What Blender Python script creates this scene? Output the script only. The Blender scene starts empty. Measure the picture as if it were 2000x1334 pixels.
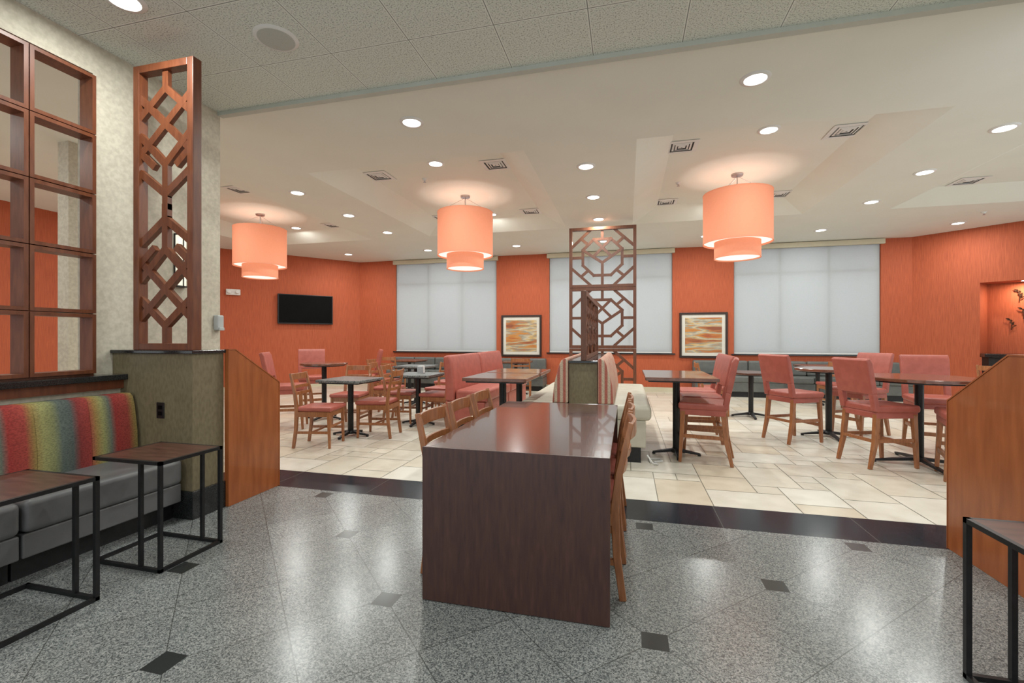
import bpy, bmesh, math, random
from mathutils import Vector, Matrix
random.seed(7)
C = bpy.context.scene.collection
PI = math.pi
ZC, ZT = 3.45, 3.65          # ceiling, raised tray
YB = 11.5                    # far wall
try:
    bpy.context.scene.view_settings.view_transform = 'Standard'
except Exception: pass

# ---------------------------------------------------------------- materials
def mat(name, c1, c2=None, scale=20, st=(1,1,1), rough=.5, bump=0, metal=0, emis=None, es=0, detail=3, lo=.35, hi=.65, coat=0, spec=.5):
    m = bpy.data.materials.new(name); m.use_nodes = True
    nt = m.node_tree; N = nt.nodes; L = nt.links
    b = N['Principled BSDF']
    b.inputs['Roughness'].default_value = rough; b.inputs['Metallic'].default_value = metal
    b.inputs['Coat Weight'].default_value = coat; b.inputs['Specular IOR Level'].default_value = spec
    c2 = c2 or tuple(x*.8 for x in c1)
    tc = N.new('ShaderNodeTexCoord'); mp = N.new('ShaderNodeMapping'); mp.inputs['Scale'].default_value = st
    nz = N.new('ShaderNodeTexNoise'); nz.inputs['Scale'].default_value = scale; nz.inputs['Detail'].default_value = detail
    cr = N.new('ShaderNodeValToRGB')
    cr.color_ramp.elements[0].position = lo; cr.color_ramp.elements[1].position = hi
    cr.color_ramp.elements[0].color = (*c1,1); cr.color_ramp.elements[1].color = (*c2,1)
    L.new(tc.outputs['Object'], mp.inputs[0]); L.new(mp.outputs[0], nz.inputs['Vector']); L.new(nz.outputs[0], cr.inputs[0])
    L.new(cr.outputs[0], b.inputs['Base Color'])
    if bump:
        bp = N.new('ShaderNodeBump'); bp.inputs['Strength'].default_value = bump; bp.inputs['Distance'].default_value = .01
        L.new(nz.outputs[0], bp.inputs['Height']); L.new(bp.outputs[0], b.inputs['Normal'])
    if emis:
        b.inputs['Emission Color'].default_value = (*emis,1); b.inputs['Emission Strength'].default_value = es
    return m
class G:
    """small math helper for node graphs"""
    def __init__(s, m): s.nt = m.node_tree
    def v(s, op, a, b=None, c=None):
        n = s.nt.nodes.new('ShaderNodeMath'); n.operation = op
        for i, x in enumerate((a, b, c)):
            if x is None: continue
            if isinstance(x, (int, float)): n.inputs[i].default_value = x
            else: s.nt.links.new(x, n.inputs[i])
        return n.outputs[0]
    def mix(s, f, a, b):
        n = s.nt.nodes.new('ShaderNodeMix'); n.data_type = 'RGBA'
        for i, x in ((0, f), (6, a), (7, b)):
            if isinstance(x, (int, float)): n.inputs[i].default_value = x
            elif isinstance(x, tuple): n.inputs[i].default_value = (*x, 1)
            else: s.nt.links.new(x, n.inputs[i])
        return n.outputs[2]
def sep(m, out='Object'):
    N = m.node_tree.nodes; tc = N.new('ShaderNodeTexCoord'); s = N.new('ShaderNodeSeparateXYZ')
    m.node_tree.links.new(tc.outputs[out], s.inputs[0]); return tc.outputs[out], s.outputs
def ramp(m, fac, stops, const=False):
    r = m.node_tree.nodes.new('ShaderNodeValToRGB'); cr = r.color_ramp
    if const: cr.interpolation = 'CONSTANT'
    while len(cr.elements) < len(stops): cr.elements.new(.5)
    for e, (p, c) in zip(cr.elements, stops): e.position = p; e.color = (*c, 1)
    m.node_tree.links.new(fac, r.inputs[0]); return r.outputs[0]
def bsdf(m): return m.node_tree.nodes['Principled BSDF']

def granite_nodes(m, co, scale, stops):
    N = m.node_tree.nodes; L = m.node_tree.links
    vo = N.new('ShaderNodeTexVoronoi'); vo.inputs['Scale'].default_value = scale; L.new(co, vo.inputs['Vector'])
    s = N.new('ShaderNodeSeparateColor'); L.new(vo.outputs['Color'], s.inputs[0])
    nz = N.new('ShaderNodeTexNoise'); nz.inputs['Scale'].default_value = scale*.35; nz.inputs['Detail'].default_value = 4; L.new(co, nz.inputs['Vector'])
    g = G(m); f = g.v('ADD', g.v('MULTIPLY', s.outputs[0], .6), g.v('MULTIPLY', nz.outputs[0], .4))
    return ramp(m, f, stops)
GR = [(0.0,(.035,.039,.040)),(.28,(.072,.080,.081)),(.42,(.145,.156,.156)),(.6,(.225,.237,.232)),(.8,(.33,.335,.32))]
M = {}
def granite_floor():
    m = bpy.data.materials.new('granite_floor'); m.use_nodes = True; b = bsdf(m); L = m.node_tree.links; g = G(m)
    co, s = sep(m); col = granite_nodes(m, co, 215, GR)
    p = g.v('DIVIDE', g.v('ADD', s[0], 1.16), 1.275); q = g.v('DIVIDE', g.v('SUBTRACT', s[1], 2.04), 1.23)
    def near(a, per):
        return g.v('ABSOLUTE', g.v('SUBTRACT', a, g.v('MULTIPLY', g.v('ROUND', g.v('DIVIDE', a, per)), per)))
    d1 = near(g.v('ADD', p, q), .5); d2 = near(g.v('SUBTRACT', p, q), .5)
    line = g.v('MULTIPLY', g.v('LESS_THAN', g.v('MINIMUM', d1, d2), .0023), .75)
    def cab(o):
        a = g.v('MULTIPLY', near(g.v('ADD', p, o), 1.0), 1.275); c = g.v('MULTIPLY', near(g.v('ADD', q, o), 1.0), 1.23)
        return g.v('LESS_THAN', g.v('MAXIMUM', a, c), .056)
    cb = g.v('MAXIMUM', cab(0), cab(.5))
    idn = g.v('ADD', g.v('MULTIPLY', g.v('FLOOR', g.v('MULTIPLY', g.v('ADD', p, q), 2)), 12.9), g.v('MULTIPLY', g.v('FLOOR', g.v('MULTIPLY', g.v('SUBTRACT', p, q), 2)), 78.2))
    rnd = g.v('FRACT', g.v('MULTIPLY', g.v('SINE', idn), 437.5))
    tone = g.v('ADD', .9, g.v('MULTIPLY', rnd, .2))
    vm = m.node_tree.nodes.new('ShaderNodeVectorMath'); vm.operation = 'SCALE'; L.new(col, vm.inputs[0]); L.new(tone, vm.inputs['Scale'])
    c = g.mix(line, vm.outputs[0], (.035,.037,.035)); c = g.mix(cb, c, (.022,.026,.026))
    L.new(c, b.inputs['Base Color']); b.inputs['Roughness'].default_value = .23; b.inputs['Specular IOR Level'].default_value = .5
    return m
def beige_tile():
    m = bpy.data.materials.new('beige_stone_tile'); m.use_nodes = True; b = bsdf(m); L = m.node_tree.links; g = G(m)
    co, s = sep(m); N = m.node_tree.nodes
    at = N.new('ShaderNodeAttribute'); at.attribute_name = 'tilecol'
    c = ramp(m, at.outputs['Fac'], [(0,(.26,.235,.19)),(.12,(.26,.235,.19)),(.16,(.58,.53,.44)),(.5,(.67,.62,.52)),(.75,(.72,.69,.61)),(1,(.63,.55,.43))])
    nz = N.new('ShaderNodeTexNoise'); nz.inputs['Scale'].default_value = 5; nz.inputs['Detail'].default_value = 6; L.new(co, nz.inputs['Vector'])
    t = ramp(m, nz.outputs[0], [(.3,(.84,.82,.79)),(.6,(1,1,1))])
    mx = N.new('ShaderNodeMix'); mx.data_type = 'RGBA'; mx.blend_type = 'MULTIPLY'; mx.inputs[0].default_value = .8
    L.new(c, mx.inputs[6]); L.new(t, mx.inputs[7]); L.new(mx.outputs[2], b.inputs['Base Color'])
    b.inputs['Roughness'].default_value = .3
    return m
def black_strip():
    m = bpy.data.materials.new('black_granite_strip'); m.use_nodes = True; b = bsdf(m); L = m.node_tree.links; g = G(m)
    co, s = sep(m); col = granite_nodes(m, co, 200, [(0,(.009,.011,.015)),(.6,(.018,.022,.030)),(.9,(.05,.055,.065))])  # black granite, with a bluish reflection put into the base colour
    a = g.v('DIVIDE', g.v('ADD', s[0], .28), .92)
    d = g.v('ABSOLUTE', g.v('SUBTRACT', a, g.v('ROUND', a)))
    L.new(g.mix(g.v('LESS_THAN', d, .003), col, (.09,.09,.085)), b.inputs['Base Color']); b.inputs['Roughness'].default_value = .18
    b.inputs['Specular IOR Level'].default_value = .25
    return m
def acoustic():
    m = bpy.data.materials.new('acoustic_ceiling_tile'); m.use_nodes = True; b = bsdf(m); L = m.node_tree.links; g = G(m); N = m.node_tree.nodes
    co, s = sep(m)
    nz = N.new('ShaderNodeTexNoise'); nz.inputs['Scale'].default_value = 100; nz.inputs['Detail'].default_value = 4; L.new(co, nz.inputs['Vector'])
    c = ramp(m, nz.outputs[0], [(.36,(.32,.345,.31)),(.46,(.64,.68,.62)),(.7,(.74,.78,.72))])
    def ln(x, off, per, w):
        a = g.v('DIVIDE', g.v('SUBTRACT', x, off), per); return g.v('LESS_THAN', g.v('ABSOLUTE', g.v('SUBTRACT', a, g.v('ROUND', a))), w)
    line = g.v('MAXIMUM', ln(s[0], -.25, .64, .016), ln(s[1], 3.0, .62, .016))
    line2 = g.v('MAXIMUM', ln(s[0], -.25, .64, .0055), ln(s[1], 3.0, .62, .0055))
    c = g.mix(line, c, (.77,.80,.75)); c = g.mix(line2, c, (.25,.27,.24))
    L.new(c, b.inputs['Base Color']); b.inputs['Roughness'].default_value = .9
    bp = N.new('ShaderNodeBump'); bp.inputs['Strength'].default_value = .35; bp.inputs['Distance'].default_value = .008
    L.new(nz.outputs[0], bp.inputs['Height']); L.new(bp.outputs[0], b.inputs['Normal'])
    return m
def stripes(name, fx, fy, per, stops, rough=.85, k_=.4):
    m = bpy.data.materials.new(name); m.use_nodes = True; b = bsdf(m); L = m.node_tree.links; g = G(m); N = m.node_tree.nodes
    co, s = sep(m); k = g.v('ADD', g.v('MULTIPLY', s[0], fx), g.v('MULTIPLY', s[1], fy)); f = g.v('FRACT', g.v('DIVIDE', g.v('ADD', k, 20), per))
    c = ramp(m, f, stops)
    nz = N.new('ShaderNodeTexNoise'); nz.inputs['Scale'].default_value = 80; nz.inputs['Detail'].default_value = 2
    mp = N.new('ShaderNodeMapping'); mp.inputs['Scale'].default_value = (1,1,2.5)
    L.new(co, mp.inputs[0]); L.new(mp.outputs[0], nz.inputs['Vector'])
    t = ramp(m, nz.outputs[0], [(.38,(.4,.4,.42)),(.58,(1.1,1.08,1.05))])
    mx = N.new('ShaderNodeMix'); mx.data_type = 'RGBA'; mx.blend_type = 'MULTIPLY'; mx.inputs[0].default_value = k_
    L.new(c, mx.inputs[6]); L.new(t, mx.inputs[7]); L.new(mx.outputs[2], b.inputs['Base Color'])
    b.inputs['Roughness'].default_value = rough; b.inputs['Specular IOR Level'].default_value = .2
    return m
def translucent(name, col, tcol, fac, emis=None, es=0):
    m = bpy.data.materials.new(name); m.use_nodes = True; N = m.node_tree.nodes; L = m.node_tree.links
    b = bsdf(m); b.inputs['Roughness'].default_value = .8
    co, s = sep(m); nz = N.new('ShaderNodeTexNoise'); nz.inputs['Scale'].default_value = 40; L.new(co, nz.inputs['Vector'])
    L.new(ramp(m, nz.outputs[0], [(.3, col), (.7, tuple(x*.94 for x in col))]), b.inputs['Base Color'])
    if emis: b.inputs['Emission Color'].default_value = (*emis,1); b.inputs['Emission Strength'].default_value = es
    t = N.new('ShaderNodeBsdfTranslucent'); t.inputs[0].default_value = (*tcol,1)
    mx = N.new('ShaderNodeMixShader'); mx.inputs[0].default_value = fac
    L.new(b.outputs[0], mx.inputs[1]); L.new(t.outputs[0], mx.inputs[2]); L.new(mx.outputs[0], N['Material Output'].inputs[0])
    return m
def artmat(seed):
    m = bpy.data.materials.new('abstract_painting'); m.use_nodes = True; b = bsdf(m); N = m.node_tree.nodes; L = m.node_tree.links
    co, s = sep(m); mp = N.new('ShaderNodeMapping'); mp.inputs['Scale'].default_value = (.5,1,3.8); mp.inputs['Location'].default_value = (seed, seed, seed*1.7)
    nz = N.new('ShaderNodeTexNoise'); nz.inputs['Scale'].default_value = 1.9; nz.inputs['Detail'].default_value = 7; nz.inputs['Distortion'].default_value = .15
    L.new(co, mp.inputs[0]); L.new(mp.outputs[0], nz.inputs['Vector'])
    L.new(ramp(m, nz.outputs[0], [(.34,(.24,.07,.03)),(.40,(.46,.17,.045)),(.44,(.24,.23,.19)),(.48,(.55,.36,.13)),(.51,(.52,.47,.36)),(.545,(.27,.26,.21)),(.58,(.54,.24,.05)),(.66,(.36,.09,.03))]), b.inputs['Base Color'])
    return m
M['granite'] = granite_floor(); M['beige'] = beige_tile(); M['strip'] = black_strip(); M['acoustic'] = acoustic()
M['ceil'] = mat('smooth_ceiling_paint', (.75,.77,.70), (.73,.75,.68), 2, rough=.7)
M['orange'] = mat('orange_grasscloth', (.47,.105,.040), (.36,.074,.027), 9, (14,14,.5), rough=.75, bump=.15)
M['cream'] = mat('mottled_cream_wallpaper', (.58,.54,.44), (.47,.43,.345), 30, rough=.8, detail=6)
M['creamtrim'] = mat('cream_trim', (.58,.54,.40), (.54,.50,.37), 4, rough=.6)
M['white'] = mat('white_plastic', (.75,.75,.73), (.7,.7,.68), 5, rough=.5)
M['honey'] = mat('honey_oak_wood', (.35,.135,.050), (.25,.088,.03), 10, (6,6,1), rough=.35, coat=.2)
M['cherry'] = mat('cherry_screen_wood', (.165,.050,.019), (.115,.032,.012), 8, (5,5,.8), rough=.4)
M['cherrydark'] = mat('brown_screen_wood', (.135,.047,.02), (.10,.032,.014), 8, (5,5,.8), rough=.4)
M['panel'] = mat('orange_maple_panel', (.37,.105,.027), (.28,.072,.017), 5, (4,4,.6), rough=.38, coat=.2, detail=6)
M['dark'] = mat('espresso_wood_front', (.068,.026,.018), (.040,.0145,.0115), 20, (3,3,.4), rough=.33, coat=.25, detail=8, lo=.32, hi=.68)
M['darktop'] = mat('espresso_wood_top', (.100,.034,.022), (.060,.020,.014), 20, (3,.35,3), rough=.2, coat=.6, detail=8)  # redder than the front: the top's reddish reflection is in the colour
M['topwood'] = mat('reddish_table_wood', (.17,.066,.038), (.12,.042,.024), 5, (4,1,4), rough=.2, coat=.4)
M['walnut'] = mat('walnut_laminate', (.10,.043,.030), (.06,.024,.017), 7, (1,6,1), rough=.3)
M['salmon'] = mat('salmon_vinyl', (.39,.098,.070), (.33,.078,.056), 12, rough=.42, bump=.05)
M['black'] = mat('black_metal', (.012,.012,.013), (.018,.018,.02), 30, rough=.4, metal=.3)
M['bgran'] = mat('black_granite_cap', (.008,.009,.009), (.03,.03,.032), 150, rough=.12)
M['khaki'] = mat('khaki_patterned_vinyl', (.185,.152,.088), (.14,.112,.062), 60, (1,1,.4), rough=.55, bump=.1)
M['charcoal'] = mat('charcoal_vinyl', (.145,.145,.148), (.125,.125,.128), 10, rough=.42, bump=.04)
M['sage'] = mat('grey_green_vinyl', (.12,.128,.12), (.10,.105,.10), 10, rough=.45)
M['creamvinyl'] = mat('cream_vinyl', (.52,.49,.40), (.46,.43,.35), 8, rough=.45)
def gtop():
    m = bpy.data.materials.new('granite_tabletop'); m.use_nodes = True; co, s = sep(m)
    m.node_tree.links.new(granite_nodes(m, co, 90, [(p,tuple(x*.75 for x in c)) for p,c in GR]), bsdf(m).inputs['Base Color']); bsdf(m).inputs['Roughness'].default_value = .3; bsdf(m).inputs['Specular IOR Level'].default_value = .35; return m
M['gtop'] = gtop()
M['chan'] = stripes('multicolour_striped_weave', 0, 1, .58, [(0,(.32,.045,.04)),(.14,(.35,.065,.052)),(.21,(.31,.21,.075)),(.29,(.29,.28,.115)),(.38,(.22,.23,.11)),(.45,(.11,.135,.12)),(.55,(.10,.115,.11)),(.62,(.24,.045,.042)),(.72,(.35,.06,.052)),(.79,(.32,.20,.07)),(.86,(.29,.285,.115)),(.94,(.13,.145,.12)),(1,(.32,.045,.04))], k_=.5)
M['redstripe'] = stripes('red_cream_stripe', 1, 1, .062, [(0,(.40,.13,.10)),(.35,(.40,.13,.10)),(.50,(.52,.42,.32)),(.85,(.52,.42,.32)),(1,(.40,.13,.10))])
M['blind'] = translucent('roller_blind_fabric', (.60,.62,.63), (.70,.73,.75), .45)
M['shade'] = translucent('orange_lamp_shade', (.62,.31,.20), (.85,.48,.30), .3, (.92,.38,.21), .36)
M['glow'] = mat('lit_diffuser', (.8,.78,.72), (.78,.76,.70), 5, emis=(1,.92,.82), es=.9)
M['led'] = mat('downlight_diffuser', (.9,.9,.9), (.88,.88,.88), 5, emis=(1,.98,.94), es=8)
M['screen'] = mat('television_screen', (.002,.002,.002), (.003,.003,.003), 3, rough=.5, spec=.08)
M['mat'] = mat('cream_mat_board', (.66,.64,.57), (.62,.60,.54), 6, rough=.8)
M['frame'] = mat('espresso_picture_frame', (.03,.013,.008), (.02,.009,.006), 12, (1,1,4), rough=.35)
M['ventdark'] = mat('vent_shadow', (.07,.07,.065), (.06,.06,.06), 5, rough=.9)
M['bronze'] = mat('bronze_metal', (.10,.04,.02), (.06,.025,.015), 20, rough=.4, metal=.7)
M['metal'] = mat('brushed_metal', (.5,.5,.5), (.42,.42,.42), 30, rough=.3, metal=.9)
M['plastic'] = mat('clear_grey_plastic', (.45,.47,.47), (.4,.42,.42), 6, rough=.2)
M['glass'] = mat('lit_amber_glass', (.6,.6,.45), (.8,.78,.66), 6, emis=(.9,.88,.7), es=.8, rough=.2)
M['alu'] = mat('grey_aluminium_trim', (.50,.53,.48), (.47,.50,.45), 6, rough=.5)

# ---------------------------------------------------------------- geometry helpers
def V(*a): return Vector(a)
def box(bm, x0,x1,y0,y1,z0,z1):
    v = [bm.verts.new((x,y,z)) for z in (z0,z1) for y in (y0,y1) for x in (x0,x1)]
    for f in ((0,2,3,1),(4,5,7,6),(0,1,5,4),(2,6,7,3),(0,4,6,2),(1,3,7,5)): bm.faces.new([v[i] for i in f])
def vprism(bm, pts, z0, z1):
    a = [bm.verts.new((x,y,z0)) for x,y in pts]; b = [bm.verts.new((x,y,z1)) for x,y in pts]; n = len(pts)
    bm.faces.new(a[::-1]); bm.faces.new(b)
    for i in range(n): bm.faces.new((a[i],a[(i+1)%n],b[(i+1)%n],b[i]))
def xprism(bm, pts, x0, x1):      # pts in (y,z)
    a = [bm.verts.new((x0,y,z)) for y,z in pts]; b = [bm.verts.new((x1,y,z)) for y,z in pts]; n = len(pts)
    bm.faces.new(a[::-1]); bm.faces.new(b)
    for i in range(n): bm.faces.new((a[i],a[(i+1)%n],b[(i+1)%n],b[i]))
def slab(bm, A, B, th, z0, z1):   # along A->B, thickness to the left of the direction
    A = V(*A); B = V(*B); d = (B-A).normalized(); n = V(-d.y, d.x)*th
    vprism(bm, [tuple(A),tuple(B),tuple(B+n),tuple(A+n)], z0, z1)
def sweep(bm, pts, w, d, side=(1,0,0)):
    pts = [Vector(p) for p in pts]; s0 = Vector(side).normalized(); rings = []
    for i, p in enumerate(pts):
        t = (pts[min(i+1,len(pts)-1)] - pts[max(i-1,0)]).normalized()
        s = (s0 - t*s0.dot(t)).normalized(); n = t.cross(s)
        ww = w[i] if isinstance(w,(list,tuple)) else w; dd = d[i] if isinstance(d,(list,tuple)) else d
        rings.append([bm.verts.new(p + s*(a*ww/2) + n*(b*dd/2)) for a,b in ((-1,-1),(1,-1),(1,1),(-1,1))])
    for r,q in zip(rings, rings[1:]):
        for k in range(4): bm.faces.new((r[k],r[(k+1)%4],q[(k+1)%4],q[k]))
    bm.faces.new(rings[0][::-1]); bm.faces.new(rings[-1])
def tube(bm, pts, r, seg=8):
    pts = [Vector(p) for p in pts]; rings = []
    for i, p in enumerate(pts):
        t = (pts[min(i+1,len(pts)-1)] - pts[max(i-1,0)]).normalized()
        s = t.orthogonal().normalized() if abs(t.z) < .9 else V(1,0,0); s = (s - t*s.dot(t)).normalized()
        if abs(t.z) < .9: s = V(0,0,1); s = (s - t*s.dot(t)).normalized()
        n = t.cross(s)
        rings.append([bm.verts.new(p + s*(math.cos(a)*r) + n*(math.sin(a)*r)) for a in [2*PI*k/seg for k in range(seg)]])
    for a,b in zip(rings, rings[1:]):
        for k in range(seg): bm.faces.new((a[k],a[(k+1)%seg],b[(k+1)%seg],b[k]))
    bm.faces.new(rings[0][::-1]); bm.faces.new(rings[-1])
def lathe(bm, prof, seg=32, c=(0,0), cap=True):
    rings = [[bm.verts.new((c[0]+r*math.cos(2*PI*k/seg), c[1]+r*math.sin(2*PI*k/seg), z)) for k in range(seg)] for r,z in prof]
    for a,b in zip(rings, rings[1:]):
        for k in range(seg): bm.faces.new((a[k],a[(k+1)%seg],b[(k+1)%seg],b[k]))
    if cap: bm.faces.new(rings[0][::-1]); bm.faces.new(rings[-1])
def NB(): return bmesh.new()
def obj(name, bm, m, parent=None, bev=0, seg=2, smooth=None):
    bmesh.ops.recalc_face_normals(bm, faces=bm.faces[:])
    me = bpy.data.meshes.new(name); bm.to_mesh(me); bm.free(); me.materials.append(m)
    o = bpy.data.objects.new(name, me); C.objects.link(o)
    if parent: o.parent = parent
    if bev:
        md = o.modifiers.new('bevel','BEVEL'); md.width = bev; md.segments = seg; md.limit_method = 'ANGLE'; md.angle_limit = math.radians(40)
    if smooth or (smooth is None and bev >= .012):
        for p in me.polygons: p.use_smooth = True
        if bev:
            w = o.modifiers.new('wn','WEIGHTED_NORMAL'); w.keep_sharp = False
    return o
def smooth_by_angle(o, ang=40):
    me = o.data
    for p in me.polygons: p.use_smooth = True
    me.set_sharp_from_angle(angle=math.radians(ang))
    return o
def thing(name, label, cat, loc=(0,0,0), rz=0, group=None):
    o = bpy.data.objects.new(name, None); C.objects.link(o); o.empty_display_size = .1
    o.location = loc; o.rotation_euler = (0,0,rz); o['label'] = label; o['category'] = cat
    if group: o['group'] = group
    return o
def tag(o, label, cat, group=None):
    o['label'] = label; o['category'] = cat
    if group: o['group'] = group
    return o
def struct(name, bm, m, parent=None, **k):
    o = obj(name, bm, m, parent, **k)
    if not parent: o['kind'] = 'structure'
    return o
def dup(root, loc, rz=0, label=None, group=None):
    r = root.copy(); C.objects.link(r); r.location = loc; r.rotation_euler = (0,0,rz)
    if label: r['label'] = label
    if group: r['group'] = group
    for ch in list(root.children):
        c = ch.copy(); C.objects.link(c); c.parent = r
        for g in list(ch.children):
            d = g.copy(); C.objects.link(d); d.parent = c
    return r
def placer(proto):
    state = {'first': True}
    def f(x, y, rz, label, group=None, z=0):
        if state['first']:
            state['first'] = False; proto.location = (x,y,z); proto.rotation_euler = (0,0,rz); proto['label'] = label
            if group: proto['group'] = group
            return proto
        return dup(proto, (x,y,z), rz, label, group)
    return f
R = math.radians

# ---------------------------------------------------------------- floor
bm = NB(); box(bm, -3.78, 2.72, -1.6, 3.37, -.1, 0); struct('floor', bm, M['granite'])
bm = NB(); box(bm, -3.78, 2.72, 3.37, 3.79, -.1, 0); struct('floor', bm, M['strip'])
def tiled_floor():
    bm = NB(); lay = bm.loops.layers.float.new('tilecol')
    def quad(x0,x1,y0,y1,z,val):
        f = bm.faces.new([bm.verts.new(p) for p in ((x0,y0,z),(x1,y0,z),(x1,y1,z),(x0,y1,z))])
        for l in f.loops: l[lay] = val
    X0, Y0, U = -9.6, 3.79, .205; nx, ny = 86, 39
    box(bm, X0, X0+nx*U, Y0, Y0+ny*U, -.1, -.003)
    used = [[False]*ny for _ in range(nx)]
    for j in range(ny):
        for i in range(nx):
            if used[i][j]: continue
            for (w,h) in random.sample([(3,2),(2,2),(2,3),(3,2),(2,2),(2,1),(1,1)], 7) + [(1,1)]:
                if i+w<=nx and j+h<=ny and not any(used[a][b] for a in range(i,i+w) for b in range(j,j+h)): break
            for a in range(i,i+w):
                for b in range(j,j+h): used[a][b] = True
            g = .0035
            quad(X0+i*U+g, X0+(i+w)*U-g, Y0+j*U+g, Y0+(j+h)*U-g, 0, random.uniform(.2,1))
    o = obj('floor', bm, M['beige']); o['kind'] = 'structure'
tiled_floor()
bm = NB(); box(bm, -9.6, -3.78, -1.6, 3.79, -.1, 0); struct('floor', bm, mat('beige_side_floor', (.66,.57,.43), (.58,.49,.36), 4, rough=.35))

# ---------------------------------------------------------------- ceiling
bm = NB(); box(bm, -3.78, 2.72, -1.6, 3.54, ZC, ZC+.1); struct('ceiling', bm, M['acoustic'])
trays = [(-8.25,-5.4),(-4.05,-1.15),(.1,2.95),(4.25,7.1)]; TY0, TY1, INS = 5.1, 8.9, .42
def smooth_ceiling():
    bm = NB()
    def q(*p): bm.faces.new([bm.verts.new(v) for v in p])
    xs = [-9.9,-8.25,-5.4,-4.05,-3.78,-1.15,.1,2.72,2.95,4.25,7.1,9.6]; ys = [-1.6,3.54,TY0,TY1,11.9]
    for a,b in zip(xs,xs[1:]):
        for c,d in zip(ys,ys[1:]):
            mx = (a+b)/2
            if c == -1.6 and -3.78 < mx < 2.72: continue
            if c == TY0 and any(t0 < mx < t1 for t0,t1 in trays): continue
            q((a,c,ZC),(a,d,ZC),(b,d,ZC),(b,c,ZC))
    for (a,b) in trays:
        o = [(a,TY0),(b,TY0),(b,TY1),(a,TY1)]; i = [(a+INS,TY0+INS),(b-INS,TY0+INS),(b-INS,TY1-INS),(a+INS,TY1-INS)]
        for k in range(4):
            l = (k+1)%4; q((*o[k],ZC),(*o[l],ZC),(*i[l],ZT),(*i[k],ZT))
        q(*[(*p,ZT) for p in i])
    me = bpy.data.meshes.new('ceiling'); bm.to_mesh(me); bm.free(); me.materials.append(M['ceil'])
    o = bpy.data.objects.new('ceiling', me); C.objects.link(o); o['kind'] = 'structure'
smooth_ceiling()
bm = NB(); box(bm, -3.78, 2.72, 3.51, 3.57, ZC-.035, ZC+.02); struct('trim_1', bm, M['alu'])

# ---------------------------------------------------------------- walls
WIN = [(-6.25,-3.33),(-1.93,1.05),(2.40,5.32)]; WZ0, WZ1 = .93, 3.40
bm = NB()
xs = [-7.38, WIN[0][0], WIN[0][1], WIN[1][0], WIN[1][1], WIN[2][0], WIN[2][1], 5.89]
for k in range(0,8,2): box(bm, xs[k], xs[k+1], YB, YB+.25, 0, ZC)
for a,b in WIN: box(bm, a, b, YB, YB+.25, 0, WZ0); box(bm, a, b, YB, YB+.25, WZ1, ZC)
struct('wall_back', bm, M['orange'])
P1, P2 = (-9.46,8.87), (-7.38,11.5)
bm = NB(); slab(bm, P1, P2, .2, 0, ZC); struct('wall_back_left', bm, M['orange'])
bm = NB(); box(bm, -9.66, -9.46, -1.6, 8.95, 0, ZC); struct('wall_left_far', bm, M['orange'])
A = V(5.89,11.5); dR = V(1,-.956).normalized(); nR = V(-dR.y, dR.x)*1
def pr(s): p = A + dR*s; return (p.x, p.y)
s0, s1 = 1.03, 3.3; NZ0, NZ1 = .93, 2.37
bm = NB()
slab(bm, pr(0), pr(s0), .55, 0, ZC); slab(bm, pr(s1), pr(5), .55, 0, ZC)
slab(bm, pr(s0), pr(s1), .55, 0, NZ0); slab(bm, pr(s0), pr(s1), .55, NZ1, ZC)
q0 = A + dR*s0 + nR*.5; q1 = A + dR*s1 + nR*.5
slab(bm, tuple(q0), tuple(q1), .05, NZ0, NZ1)
struct('wall_back_right', bm, M['orange'])
bm = NB()
box(bm, -3.93,-3.78, 2.47, 3.54, 0, ZC); box(bm, -3.93,-3.78, -1.6, 2.47, 3.23, ZC); box(bm, -3.93,-3.70, -1.6, 2.6, 0, .99); box(bm,-3.93,-3.78,-1.6,-.2,.99,3.23)
struct('wall_left', bm, M['cream'])
bm = NB(); box(bm, 2.72, 2.87, -1.6, 3.54, 0, ZC); struct('wall_right', bm, M['cream'])
bm = NB(); box(bm, -6.06,-5.9, 3.62, 3.76, 0, ZC); struct('wall_pillar', bm, M['cream'])
bm = NB(); box(bm, -7.38, 5.89, YB-.02, YB, 0, .11); struct('baseboard_back', bm, M['creamtrim'])
bm = NB(); slab(bm, P1, P2, -.02, 0, .11); struct('baseboard_left', bm, M['creamtrim'])
bm = NB(); slab(bm, pr(0), pr(5), -.02, 0, .11); struct('baseboard_right', bm, M['creamtrim'])
for k,(a,b) in enumerate(WIN):
    bm = NB(); y0, y1 = YB+.06, YB+.2
    for x in (a, (a*2+b)/3-.03, (a+2*b)/3-.03, b-.06): box(bm, x, x+.06, y0, y1, WZ0, WZ1)
    for z in (WZ0, 2.75, WZ1-.06): box(bm, a, b, y0+.005, y1-.005, z, z+.06)
    struct('window_%d' % (k+2), bm, M['white'])
    bm = NB(); box(bm, a-.06, b+.06, YB-.05, YB+.14, WZ0-.03, WZ0); struct('trim_%d' % (k+2), bm, M['bgran'])
    lab = ['left window near the television','middle window behind the tall fretwork screen','right window beside the second painting'][k]
    t = thing('roller_blind', 'white roller blind pulled down over '+lab, 'blind', ((a+b)/2, YB, WZ0))
    w = (b-a)/2
    bm = NB(); box(bm, -w+.01, w-.01, .03, .034, .02, WZ1-WZ0-.02); obj('blind_fabric', bm, M['blind'], t)
    bm = NB(); box(bm, -w+.01, w-.01, .022, .042, .003, .03); obj('bottom_bar', bm, M['white'], t)
    bm = NB(); box(bm, -w-.05, w+.05, -.08, 0, WZ1-WZ0-.07, ZC-WZ0-.012); obj('valance', bm, M['creamtrim'], t, bev=.004)

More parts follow.
